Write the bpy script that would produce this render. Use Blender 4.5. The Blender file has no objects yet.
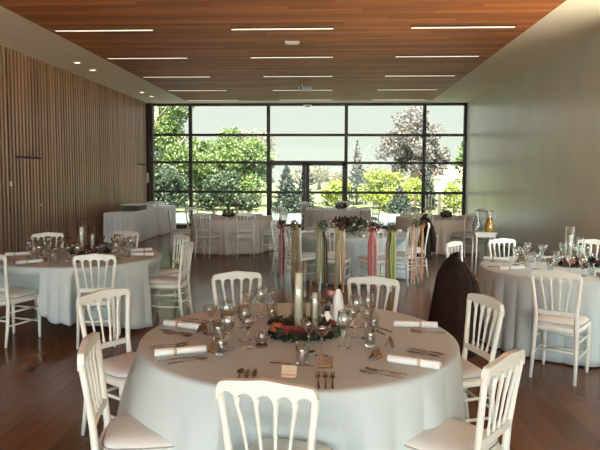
import bpy, math, random
import numpy as np
from mathutils import Vector, Matrix
S = bpy.context.scene
COL = S.collection
R = random.Random(7)
PI = math.pi
rad = math.radians

# ---------------------------------------------------------------- materials
def new_mat(name):
    m = bpy.data.materials.new(name); m.use_nodes = True
    nt = m.node_tree; b = nt.nodes['Principled BSDF']
    return m, nt, b
def mat(name, col, rough=.5, metal=0., spec=.5, var=0., scale=20., bump=0., emit=None, es=1., sub=0.):
    m, nt, b = new_mat(name)
    b.inputs['Base Color'].default_value = (*col, 1)
    b.inputs['Roughness'].default_value = rough
    b.inputs['Metallic'].default_value = metal
    b.inputs['Specular IOR Level'].default_value = spec
    if emit:
        b.inputs['Emission Color'].default_value = (*emit, 1); b.inputs['Emission Strength'].default_value = es
    if var or bump:
        tc = nt.nodes.new('ShaderNodeTexCoord'); n = nt.nodes.new('ShaderNodeTexNoise')
        n.inputs['Scale'].default_value = scale; n.inputs['Detail'].default_value = 5
        nt.links.new(tc.outputs['Object'], n.inputs['Vector'])
        if var:
            r = nt.nodes.new('ShaderNodeValToRGB')
            r.color_ramp.elements[0].position = .3; r.color_ramp.elements[1].position = .7
            r.color_ramp.elements[0].color = (*[c*(1-var) for c in col], 1)
            r.color_ramp.elements[1].color = (*[min(1, c*(1+var)) for c in col], 1)
            nt.links.new(n.outputs['Fac'], r.inputs['Fac']); nt.links.new(r.outputs['Color'], b.inputs['Base Color'])
        if bump:
            bp = nt.nodes.new('ShaderNodeBump'); bp.inputs['Strength'].default_value = bump; bp.inputs['Distance'].default_value = .01
            nt.links.new(n.outputs['Fac'], bp.inputs['Height']); nt.links.new(bp.outputs['Normal'], b.inputs['Normal'])
    return m
def wood_planks(name, cols, plank, along, rough, length=2.4, gap=.02, grain=1., spec=.5, knots=False):
    """planks of width `plank` metres running along axis `along` ('X' or 'Y'), world coordinates"""
    m, nt, b = new_mat(name)
    N, Lk = nt.nodes.new, nt.links.new
    g = N('ShaderNodeNewGeometry'); s = N('ShaderNodeSeparateXYZ'); Lk(g.outputs['Position'], s.inputs[0])
    u, v = ('X', 'Y') if along == 'X' else ('Y', 'X')
    def mth(op, a, bb=None):
        n = N('ShaderNodeMath'); n.operation = op
        for i, q in enumerate((a, bb)):
            if q is None: continue
            if isinstance(q, (int, float)): n.inputs[i].default_value = q
            else: Lk(q, n.inputs[i])
        return n.outputs[0]
    vp = mth('DIVIDE', s.outputs[v], plank); vi = mth('FLOOR', vp); vf = mth('FRACT', vp)
    off = mth('MULTIPLY', mth('FRACT', mth('MULTIPLY', vi, .618)), length)
    up = mth('DIVIDE', mth('ADD', s.outputs[u], off), length); ui = mth('FLOOR', up); uf = mth('FRACT', up)
    c = N('ShaderNodeCombineXYZ'); Lk(ui, c.inputs[0]); Lk(vi, c.inputs[1])
    wn = N('ShaderNodeTexWhiteNoise'); wn.noise_dimensions = '2D'; Lk(c.outputs[0], wn.inputs['Vector'])
    c2 = N('ShaderNodeCombineXYZ')
    Lk(mth('MULTIPLY', s.outputs[u], 1.6*grain), c2.inputs[0]); Lk(mth('MULTIPLY', s.outputs[v], 26*grain), c2.inputs[1]); Lk(mth('MULTIPLY', wn.outputs['Value'], 37.), c2.inputs[2])
    ns = N('ShaderNodeTexNoise'); ns.inputs['Scale'].default_value = 1.; ns.inputs['Detail'].default_value = 6; Lk(c2.outputs[0], ns.inputs['Vector'])
    t = mth('ADD', mth('MULTIPLY', wn.outputs['Value'], .55), mth('MULTIPLY', ns.outputs['Fac'], .55))
    r = N('ShaderNodeValToRGB'); r.color_ramp.elements[0].position = .18; r.color_ramp.elements[1].position = .85
    r.color_ramp.elements[0].color = (*cols[0], 1); r.color_ramp.elements[1].color = (*cols[1], 1)
    Lk(t, r.inputs['Fac'])
    seam = mth('MAXIMUM', mth('LESS_THAN', vf, gap/plank*.25), mth('LESS_THAN', uf, .004/length))
    last = r.outputs['Color']
    if knots:
        c3 = N('ShaderNodeCombineXYZ'); Lk(mth('MULTIPLY', s.outputs[u], 1.1), c3.inputs[0]); Lk(mth('MULTIPLY', s.outputs[v], 5.), c3.inputs[1])
        vo = N('ShaderNodeTexVoronoi'); vo.inputs['Scale'].default_value = 1.; Lk(c3.outputs[0], vo.inputs['Vector'])
        k = mth('LESS_THAN', vo.outputs['Distance'], .045)
        mk = N('ShaderNodeMix'); mk.data_type = 'RGBA'; Lk(mth('MULTIPLY', k, .6), mk.inputs[0]); Lk(last, mk.inputs[6]); mk.inputs[7].default_value = (*[q*.3 for q in cols[0]], 1)
        last = mk.outputs[2]
    mx = N('ShaderNodeMix'); mx.data_type = 'RGBA'; Lk(mth('MULTIPLY', seam, .75), mx.inputs[0]); Lk(last, mx.inputs[6])
    mx.inputs[7].default_value = (*[q*.3 for q in cols[0]], 1)
    Lk(mx.outputs[2], b.inputs['Base Color'])
    b.inputs['Roughness'].default_value = rough; b.inputs['Specular IOR Level'].default_value = spec
    return m
def glass_mat(name, tint=(1, 1, 1), refl=.5, base=.045):
    m = bpy.data.materials.new(name); m.use_nodes = True; nt = m.node_tree
    for n in list(nt.nodes): nt.nodes.remove(n)
    o = nt.nodes.new('ShaderNodeOutputMaterial'); t = nt.nodes.new('ShaderNodeBsdfTransparent'); g = nt.nodes.new('ShaderNodeBsdfGlossy')
    t.inputs[0].default_value = (*tint, 1); g.inputs['Roughness'].default_value = .03
    f = nt.nodes.new('ShaderNodeLayerWeight'); f.inputs['Blend'].default_value = .5
    pw = nt.nodes.new('ShaderNodeMath'); pw.operation = 'POWER'; pw.inputs[1].default_value = 3.5; nt.links.new(f.outputs['Facing'], pw.inputs[0])
    a = nt.nodes.new('ShaderNodeMath'); a.operation = 'MULTIPLY_ADD'; a.inputs[1].default_value = refl; a.inputs[2].default_value = base; a.use_clamp = True
    x = nt.nodes.new('ShaderNodeMixShader')
    nt.links.new(pw.outputs[0], a.inputs[0]); nt.links.new(a.outputs[0], x.inputs[0]); nt.links.new(t.outputs[0], x.inputs[1]); nt.links.new(g.outputs[0], x.inputs[2]); nt.links.new(x.outputs[0], o.inputs[0])
    return m
def leaf_mat(name, a, b2, rough=.6):
    m, nt, b = new_mat(name)
    g = nt.nodes.new('ShaderNodeNewGeometry'); r = nt.nodes.new('ShaderNodeValToRGB')
    r.color_ramp.elements[0].color = (*a, 1); r.color_ramp.elements[1].color = (*b2, 1)
    nt.links.new(g.outputs['Random Per Island'], r.inputs['Fac']); nt.links.new(r.outputs['Color'], b.inputs['Base Color'])
    b.inputs['Roughness'].default_value = rough
    t = nt.nodes.new('ShaderNodeBsdfTranslucent'); nt.links.new(r.outputs['Color'], t.inputs[0])
    x = nt.nodes.new('ShaderNodeMixShader'); x.inputs[0].default_value = .35
    nt.links.new(b.outputs[0], x.inputs[1]); nt.links.new(t.outputs[0], x.inputs[2]); nt.links.new(x.outputs[0], nt.nodes['Material Output'].inputs[0])
    return m

M = {}
M['slat'] = wood_planks('slat_wood', ((.085, .053, .034), (.20, .135, .092)), .125, 'X', .5, length=6, gap=0)
def slat_material():
    m, nt, b = new_mat('stained_slat_wood')
    N, Lk = nt.nodes.new, nt.links.new
    g = N('ShaderNodeNewGeometry'); mp = N('ShaderNodeMapping'); mp.inputs['Scale'].default_value = (30, 30, 1.2)
    Lk(g.outputs['Position'], mp.inputs[0]); n = N('ShaderNodeTexNoise'); n.inputs['Scale'].default_value = 1; n.inputs['Detail'].default_value = 5; Lk(mp.outputs[0], n.inputs['Vector'])
    ad = N('ShaderNodeMath'); ad.operation = 'MULTIPLY_ADD'; ad.inputs[1].default_value = .45; Lk(g.outputs['Random Per Island'], ad.inputs[0]); Lk(n.outputs['Fac'], ad.inputs[2])
    r = N('ShaderNodeValToRGB'); r.color_ramp.elements[0].position = .3; r.color_ramp.elements[1].position = 1.
    r.color_ramp.elements[0].color = (.135, .064, .034, 1); r.color_ramp.elements[1].color = (.38, .215, .13, 1)
    Lk(ad.outputs[0], r.inputs['Fac']); Lk(r.outputs['Color'], b.inputs['Base Color']); b.inputs['Roughness'].default_value = .3; b.inputs['Specular IOR Level'].default_value = .6
    return m
M['slat'] = slat_material()
M['groove'] = mat('dark_groove', (.02, .014, .01), .9)
M['wood_ceiling'] = wood_planks('ceiling_boards', ((.22, .064, .020), (.50, .175, .055)), .14, 'X', .55, length=2.6, gap=.03, spec=.25, knots=True)
M['floor'] = wood_planks('floor_boards', ((.10, .040, .016), (.165, .068, .028)), .19, 'Y', .19, length=1.8, gap=.012, grain=.6, spec=.3)
M['plaster'] = mat('ceiling_plaster', (.90, .78, .62), .85, var=.03, scale=2)
M['wall'] = mat('grey_plaster', (.72, .71, .63), .25, spec=.5, var=.035, scale=1.6, bump=.015)
M['base'] = mat('baseboard_paint', (.5, .49, .44), .5)
M['frame'] = mat('bronze_frame', (.030, .017, .011), .45, spec=.4)
M['glazing'] = glass_mat('window_glazing', (.975, .99, .975), .3, .004)
M['white'] = mat('white_chair_paint', (.80, .79, .70), .32, spec=.5, var=.02, scale=9)
M['pad'] = mat('seat_fabric', (.68, .67, .62), .8, var=.03, scale=60, bump=.05)
M['piping'] = mat('grey_piping', (.30, .28, .26), .7)
M['cloth'] = mat('white_linen', (.53, .59, .58), .75, spec=.25, var=.02, scale=120, bump=.04)
M['lamptinted'] = mat('lamptinted_linen', (.72, .655, .565), .75, spec=.25, var=.02, scale=120, bump=.04)  # table linen with warm lamplight mixed into its colour for the dim far tables
M['runner'] = mat('buffet_linen', (.78, .76, .75), .8, spec=.2)
M['tabletop'] = mat('plywood_top', (.35, .25, .15), .6)
M['steel'] = mat('cutlery_metal', (.36, .27, .21), .25, metal=1.)  # silver cutlery, with the brown reflection of the ceiling put into its colour
M['greymetal'] = mat('grey_metal', (.4, .4, .38), .4, metal=.8)
M['glass'] = glass_mat('clear_glass', (.92, .93, .91), 1.0, .15)
M['vase'] = glass_mat('vase_glass', (.975, .98, .97), 1.0, .10)
def solid_glass(name):
    m, nt, b = new_mat(name); b.inputs['Transmission Weight'].default_value = 1; b.inputs['Roughness'].default_value = .0; b.inputs['IOR'].default_value = 1.5
    b.inputs['Base Color'].default_value = (.97, .98, .96, 1); return m
M['stem'] = solid_glass('stem_glass')
M['napkin'] = mat('napkin_linen', (.80, .80, .76), .75, var=.02, scale=80)
M['twine'] = mat('jute_band', (.42, .30, .17), .9)
M['kraft'] = mat('kraft_card', (.16, .075, .035), .7, var=.08, scale=40)
M['cream_card'] = mat('cream_card', (.60, .46, .31), .7, var=.1, scale=30)
M['pink_card'] = mat('pink_card', (.50, .33, .27), .7)
M['wax'] = mat('cream_wax', (.93, .87, .66), .4)
M['black'] = mat('black_plastic', (.015, .015, .015), .4)
M['white_gloss'] = mat('white_gloss', (.80, .80, .74), .3)
M['coat'] = mat('brown_wool', (.028, .016, .012), .9, spec=.15, var=.2, scale=30)
M['lampe'] = mat('lamp_diffuser', (.9, .85, .75), .5, emit=(1., .83, .63), es=.95)
M['spote'] = mat('spot_diffuser', (.9, .85, .75), .5, emit=(1., .90, .72), es=2.2)
M['juice'] = mat('orange_juice', (.62, .34, .03), .3)
M['crate'] = mat('dark_crate', (.085, .065, .055), .6)
M['switch'] = mat('switch_plastic', (.75, .70, .62), .4)
M['rose_red'] = mat('rose_red', (.27, .035, .03), .6)
M['rose_dark'] = mat('rose_burgundy', (.10, .018, .022), .6)
M['rose_orange'] = mat('rose_orange', (.60, .17, .07), .6)
M['rose_pink'] = mat('rose_pink', (.62, .28, .22), .6)
M['leaf_dark'] = leaf_mat('dark_leaf', (.012, .022, .012), (.05, .06, .03))
M['leaf_olive'] = leaf_mat('olive_leaf', (.07, .075, .03), (.17, .16, .08))
M['leaf_wine'] = leaf_mat('wine_leaf', (.035, .012, .010), (.12, .05, .03))
M['t_green'] = leaf_mat('tree_green', (0.0522, 0.0964, 0.0210), (0.0859, 0.1088, 0.0257))
M['t_dark'] = leaf_mat('tree_dark_green', (0.0159, 0.0289, 0.0117), (0.0260, 0.0375, 0.0134))
M['t_spruce'] = leaf_mat('spruce_needles', (0.0088, 0.0176, 0.0121), (0.0202, 0.0290, 0.0173))
M['t_yellow'] = leaf_mat('yellow_green_leaf', (0.1102, 0.1434, 0.0132), (0.1653, 0.1843, 0.0319))
M['t_beech'] = leaf_mat('copper_leaf', (.060, .052, .045), (.135, .115, .10))
M['t_haze'] = leaf_mat('hazed_leaf', (0.1077, 0.1077, 0.0637), (0.1664, 0.1480, 0.1110))  # distance haze put into the leaf colour
M['bark'] = mat('bark', (.12, .08, .055), .9, var=.3, scale=8)
M['lawn'] = mat('lawn', (.052, .064, .018), .9, var=.25, scale=1.5)
M['paving'] = mat('terrace_paving', (.06, .074, .072), .6, var=.08, scale=2)
M['forecourt'] = mat('pale_bounce_ground', (.80, .75, .66), .9, var=.06, scale=3)  # unseen ground, kept pale to throw sunlight up at the ceiling
M['render_wall'] = mat('house_render', (.75, .68, .6), .8)
M['rooftile'] = mat('roof_tile', (.62, .33, .24), .8, var=.1, scale=6)
RIB = dict(pink=(.55, .25, .22), blush=(.62, .40, .32), gold=(.58, .44, .17), cream=(.66, .60, .42), sage=(.40, .43, .24), green=(.30, .33, .06),
           olive=(.13, .15, .04), wine=(.15, .03, .03), red=(.48, .11, .09), brown=(.22, .11, .06), orange=(.55, .24, .10), grey=(.45, .45, .44))
for k, c in RIB.items(): M['rib_'+k] = mat('ribbon_'+k, c, .45, spec=.4)

# ---------------------------------------------------------------- mesh building
class MB:
    def __init__(s): s.v = []; s.f = []; s.sm = []
    def add(s, vs, fs, smooth=True):
        b = len(s.v); s.v += [tuple(q) for q in vs]; s.f += [tuple(b+i for i in f) for f in fs]; s.sm += [smooth]*len(fs); return s
    def box(s, c, d, rz=0, m=None):
        x, y, z = d[0]/2, d[1]/2, d[2]/2
        vs = [Vector((a*x, b*y, e*z)) for a in (-1, 1) for b in (-1, 1) for e in (-1, 1)]
        T = Matrix.Translation(Vector(c)) @ Matrix.Rotation(rz, 4, 'Z')
        if m is not None: T = m @ T
        vs = [T @ q for q in vs]
        return s.add(vs, [(0, 1, 3, 2), (4, 6, 7, 5), (0, 4, 5, 1), (2, 3, 7, 6), (0, 2, 6, 4), (1, 5, 7, 3)], False)
    def span(s, x0, x1, y0, y1, z0, z1): return s.box(((x0+x1)/2, (y0+y1)/2, (z0+z1)/2), (abs(x1-x0), abs(y1-y0), abs(z1-z0)))
    def tube(s, pts, rs, n=8, cap=True, flat=None):
        P = [Vector(p) for p in pts]; k = len(P)
        if isinstance(rs, (int, float)): rs = [rs]*k
        vs = []; ref = None
        for i in range(k):
            d = (P[min(i+1, k-1)]-P[max(i-1, 0)]).normalized()
            if ref is None: ref = Vector((1, 0, 0)) if abs(d.x) < .8 else Vector((0, 1, 0))
            a = (ref-d*ref.dot(d)).normalized(); b = d.cross(a); ref = a
            for j in range(n):
                t = 2*PI*j/n; vs.append(P[i]+rs[i]*(a*math.cos(t)+b*math.sin(t)*(flat or 1)))
        fs = [(i*n+j, i*n+(j+1) % n, (i+1)*n+(j+1) % n, (i+1)*n+j) for i in range(k-1) for j in range(n)]
        if cap: fs += [tuple(reversed(range(n))), tuple((k-1)*n+j for j in range(n))]
        return s.add(vs, fs)
    def lathe(s, prof, n=20, c=(0, 0, 0), cap=False):
        vs = []; k = len(prof)
        for r, z in prof:
            for j in range(n): t = 2*PI*j/n; vs.append((c[0]+r*math.cos(t), c[1]+r*math.sin(t), c[2]+z))
        fs = [(i*n+j, i*n+(j+1) % n, (i+1)*n+(j+1) % n, (i+1)*n+j) for i in range(k-1) for j in range(n)]
        if cap: fs += [tuple(reversed(range(n))), tuple((k-1)*n+j for j in range(n))]
        return s.add(vs, fs)
    def strip2(s, lo, hi, y0, y1):
        """prism between polylines lo and hi (x,z lists of equal length), extruded y0..y1"""
        n = len(lo); vs = []
        for y in (y0, y1):
            for a in (lo, hi): vs += [(p[0], y+(p[2] if len(p) > 2 else 0), p[1]) for p in a]
        fs = []
        for i in range(n-1):
            fs += [(i, i+1, n+i+1, n+i), (2*n+i+1, 2*n+i, 3*n+i, 3*n+i+1), (n+i, n+i+1, 3*n+i+1, 3*n+i), (i+1, i, 2*n+i, 2*n+i+1)]
        fs += [(0, n, 3*n, 2*n), (n-1, 2*n+n-1, 4*n-1, 2*n-1)]
        return s.add(vs, fs, False)
    def build(s, name, m, parent=None, autosmooth=True):
        me = bpy.data.meshes.new(name); me.from_pydata(s.v, [], s.f)
        me.polygons.foreach_set('use_smooth', s.sm); me.materials.append(m); me.update()
        o = bpy.data.objects.new(name, me); COL.objects.link(o)
        if parent is not None: o.parent = parent
        return o
def tag(o, label, cat, group=None, kind=None):
    o['label'] = label; o['category'] = cat
    if group: o['group'] = group
    if kind: o['kind'] = kind
    return o
def empty(name, loc=(0, 0, 0), rz=0):
    o = bpy.data.objects.new(name, None); o.empty_display_size = .1; COL.objects.link(o); o.location = loc; o.rotation_euler = (0, 0, rz); return o
def copy_tree(o, parent=None):
    c = o.copy(); COL.objects.link(c); c.parent = parent
    for ch in list(o.children): copy_tree(ch, c)
    return c
def struct(o, label, cat): return tag(o, label, cat, kind='structure')

# ---------------------------------------------------------------- the hall
XL, XR, D, H = -5.82, 4.20, 18.62, 3.95
YB = -6.0
struct(MB().span(XL-.3, XR+.3, YB-.3, D+.12, -.12, 0).build('floor', M['floor']), 'dark brown polished board floor of the hall', 'floor')
struct(MB().span(XL-.3, XR+.3, YB-.3, D+.12, H, H+.2).build('ceiling', M['plaster']), 'pale plaster ceiling border around the wooden boards', 'ceiling')
struct(MB().span(-4.44, 3.0, YB, 17.83, H-.012, H+.004).build('ceiling_boards', M['wood_ceiling']), 'red brown wooden board panel in the ceiling', 'ceiling')
YG, YH = 4.0, 8.0                          # opening for an unseen side window, added to brighten the ceiling
struct(MB().span(XR, XR+.2, YB-.3, YG, 0, H).span(XR, XR+.2, YH, D+.12, 0, H).build('wall_right', M['wall']), 'plain grey plaster wall of the hall', 'wall')
struct(MB().span(XR-.012, XR, YH+.02, D-.08, 0, .2).build('baseboard_right', M['base']), 'pale baseboard along the grey plaster wall', 'baseboard')
# slatted wall, with two flush slatted doors
DOORS = [(10.57, 11.52), (17.36, 18.22)]
YS = YB
wl = MB(); wl.span(XL-.2, XL-.03, YS-.3, D+.12, 0, H)
back = wl.build('wall_left', M['groove'])
struct(back, 'wall of narrow vertical brown wooden slats', 'wall')
sl = MB(); dsl = [MB(), MB()]
y = YS+.0
while y < 18.3:
    k = [i for i, (a, b) in enumerate(DOORS) if y+.045 > a and y+.045 < b]
    if k:
        dsl[k[0]].span(XL-.03, XL-.002+.008, y, y+.068, .02, 1.985)
        sl.span(XL-.03, XL+.012, y, y+.068, 2.03, H-.002)
    else: sl.span(XL-.03, XL+.012, y, y+.068, .0, H-.002)
    y += .124
sl.build('slat_cladding', M['slat'], back)
for i, (a, b) in enumerate(DOORS):
    d = MB().span(XL-.034, XL-.024, a, b, .01, 2.0).build('door_%d' % (i+2), M['groove'])
    struct(d, ['flush slatted door with a small lever handle and the light switch beside it', 'flush slatted door beside the window wall'][i], 'door')
    dsl[i].build('slats', M['slat'], d)
    g = MB().span(XL-.02, XL+.011, a-.03, a+.02, 0, 2.0); g.span(XL-.02, XL+.013, a-.02, b+.02, 1.99, 2.02); g.build('door_gap', M['groove'], d)
    if i == 0:
        hb = MB().box((XL+.008, b-.07, 1.07), (.012, .045, .045)); hb.tube([(XL+.005, b-.07, 1.07), (XL+.05, b-.07, 1.07), (XL+.05, b-.19, 1.07)], .009)
        hb.build('handle', M['greymetal'], d)
t = empty('light_switch', (XL, 10.39, 1.51)); tag(t, 'small pale light switch plate on the slatted wall beside the door', 'light switch')
MB().box((.008, 0, 0), (.012, .085, .085)).build('plate', M['switch'], t); MB().box((.017, 0, 0), (.01, .045, .05)).build('rocker', M['switch'], t)
t = empty('wall_notice', (XL+.004, 18.37, 1.59)); tag(t, 'white upright notice panel on the slatted wall next to the window', 'notice panel')
MB().box((.01, 0, 0), (.02, .17, .32)).build('board', M['base'], t); MB().box((.022, 0, .0), (.006, .13, .27)).build('sheet', M['switch'], t)

# window wall
fw = MB(); yA, yB2 = D-.05, D+.05
W = empty('window_1', (0, 0, 0)); struct(W, 'tall glazed window wall with dark bronze frame facing the garden', 'window')
def frame(*a): fw.span(*a)
XM = [-4.48, -1.985, .47, 2.90]
ZT, Z3, Z2, Z1 = 3.87, 2.96, 2.09, 1.155
frame(XL, -5.665, yA-.08, yB2, 0, H); frame(4.11, XR, yA, yB2, 0, H)
frame(XL, XR, yA, yB2, ZT, H); frame(XL, XR, yA, yB2, 0, .10)
for x in XM: frame(x-.052, x+.052, yA, yB2, .1, ZT)
for z in (Z3, Z2): frame(-5.67, 4.11, yA+.01, yB2-.01, z-.04, z+.04)
for a, b in ((-5.67, -1.985), (.47, 4.11)): frame(a, b, yA+.01, yB2-.01, Z1-.04, Z1+.04)
fw.build('frame', M['frame'], W)
xs = [-5.665]+XM+[4.11]; zs = [.1, Z1, Z2, Z3, ZT]
for i in range(5):
    for j in range(4):
        if i == 2 and j < 2: continue
        MB().span(xs[i], xs[i+1], D-.006, D+.006, zs[j], zs[j+1]).build('pane', M['glazing'], W)
dr = empty('door_1', (0, 0, 0)); struct(dr, 'double glazed garden door in the window wall', 'door')
f = MB()
f.span(-1.985, .47, yA-.01, yB2, Z2-.09, Z2+.06)
for a, b in ((-1.985, -.80), (-.79, .47)):
    f.span(a, a+.11, yA-.01, yB2, .0, Z2); f.span(b-.11, b, yA-.01, yB2, 0, Z2); f.span(a, b, yA, yB2, 0, .13); f.span(a, b, yA, yB2, Z1-.045, Z1+.035)
f.build('frame', M['frame'], dr)
for a, b in ((-1.985, -.80), (-.79, .47)): MB().span(a+.1, b-.1, D-.006, D+.006, .12, Z2-.08).build('pane', M['glazing'], dr)
MB().tube([(-.89, D-.06, 1.0), (-.89, D-.11, 1.0), (-.89, D-.11, 1.25), (-.89, D-.06, 1.25)], .014).build('handle', M['greymetal'], dr)
# unseen glazed end, added to light the hall from behind the camera
W2 = empty('added_end_window', (0, 0, 0)); struct(W2, 'unseen glazing added behind the photographer to light the hall', 'window')
f = MB()
for k in range(6):
    x = XL+(XR-XL)*k/5; f.span(x-.05, x+.05, YB-.05, YB+.05, 0, H)
f.span(XL, XR, YB-.05, YB+.05, H-.12, H); f.span(XL, XR, YB-.05, YB+.05, 0, .12)
f.build('frame', M['frame'], W2)
for k in range(5):
    a = XL+(XR-XL)*k/5; MB().span(a+.05, a+(XR-XL)/5-.05, YB-.006, YB+.006, .12, H-.12).build('pane', M['glazing'], W2)

W3 = empty('added_side_window', (0, 0, 0)); struct(W3, 'unseen glazing added in the grey plaster wall to light the ceiling', 'window')  # unseen side glazing, added to light the ceiling from the right
f = MB(); n3 = 4
for k in range(n3+1):
    y = YG+.05+(YH-.1-YG)*k/n3; f.span(XR+.05, XR+.15, y-.05, y+.05, 0, H)
f.span(XR+.05, XR+.15, YG, YH, H-.12, H); f.span(XR+.05, XR+.15, YG, YH, 0, .12); f.build('frame', M['frame'], W3)
for k in range(n3):
    y = YG+.05+(YH-.1-YG)*k/n3; MB().span(XR+.094, XR+.106, y+.05, y+(YH-.1-YG)/n3-.05, .12, H-.12).build('pane', M['glazing'], W3)
# ceiling lights
rown = ['nearest the viewer', 'second from the viewer', 'third from the viewer', 'fourth from the viewer', 'closest to the window wall']
coln = ['above the slatted wall side', 'over the middle of the hall', 'on the grey wall side']
for i, y in enumerate((9.15, 11.32, 13.46, 15.6, 17.6)):
    for j, (a, b) in enumerate(((-4.33, -2.78), (-1.55, .02), (1.20, 2.75))):
        t = empty('ceiling_strip_light', ((a+b)/2, y, H-.012)); tag(t, 'linear ceiling light %s, row %s' % (coln[j], rown[i]), 'ceiling light', 'linear lights in the wooden ceiling')
        L = b-a; h = MB()
        h.box((0, -.05, -.008), (L+.02, .012, .016)); h.box((0, .05, -.008), (L+.02, .012, .016)); h.box((-L/2-.005, 0, -.008), (.01, .1, .016)); h.box((L/2+.005, 0, -.008), (.01, .1, .016))
        h.build('housing', M['frame'], t); MB().box((0, 0, -.008), (L, .088, .012)).build('diffuser', M['lampe'], t)
for x, y, lb in ((-5.15, 11.8, 'round recessed spotlight of the front pair, nearer the viewer'), (-5.17, 12.64, 'round recessed spotlight of the front pair, nearer the window wall'),
                 (-5.2, 16.05, 'round recessed spotlight of the rear pair, nearer the viewer'), (-5.2, 16.9, 'round recessed spotlight of the rear pair, nearer the window wall')):
    t = empty('recessed_spotlight', (x, y, H)); tag(t, lb+' in the plaster border', 'spotlight', 'spotlights in the plaster border')
    MB().lathe([(.062, -.001), (.085, -.001), (.085, -.012), (.062, -.012), (.062, -.001)], 24).build('trim_ring', M['white_gloss'], t)
    MB().lathe([(.0, -.004), (.061, -.004), (.061, -.008), (0, -.008)], 24).build('lens', M['spote'], t)
t = empty('ceiling_detector', (-.67, 10.06, H-.012)); tag(t, 'small flat white rectangular device on the boards beside the middle front light', 'ceiling device')
MB().box((0, 0, -.02), (.24, .1, .04)).build('cover', M['base'], t); MB().box((0, 0, -.044), (.18, .06, .008)).build('grille', M['switch'], t)
t = empty('ceiling_projector', (-.72, 14.5, H-.012)); tag(t, 'small pale projector hanging under the boards near the third light row', 'projector')
MB().tube([(0, 0, 0), (0, 0, -.1)], .02).build('bracket', M['greymetal'], t); MB().box((.08, 0, -.14), (.3, .24, .08)).build('case', M['base'], t); MB().tube([(-.03, -.1, -.14), (-.03, -.15, -.14)], .03, 12).build('lens', M['black'], t)
t = empty('emergency_light', (-.75, D-.055, 3.86)); tag(t, 'small twin emergency light on top rail of the window wall', 'emergency light')
MB().box((0, -.035, 0), (.1, .06, .07)).build('case', M['base'], t)
for s in (-1, 1): MB().lathe([(0, .05), (.045, .045), (.05, 0), (0, -.01)], 14, (s*.085, -.045, -.01)).build('lamp', M['switch'], t)

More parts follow.
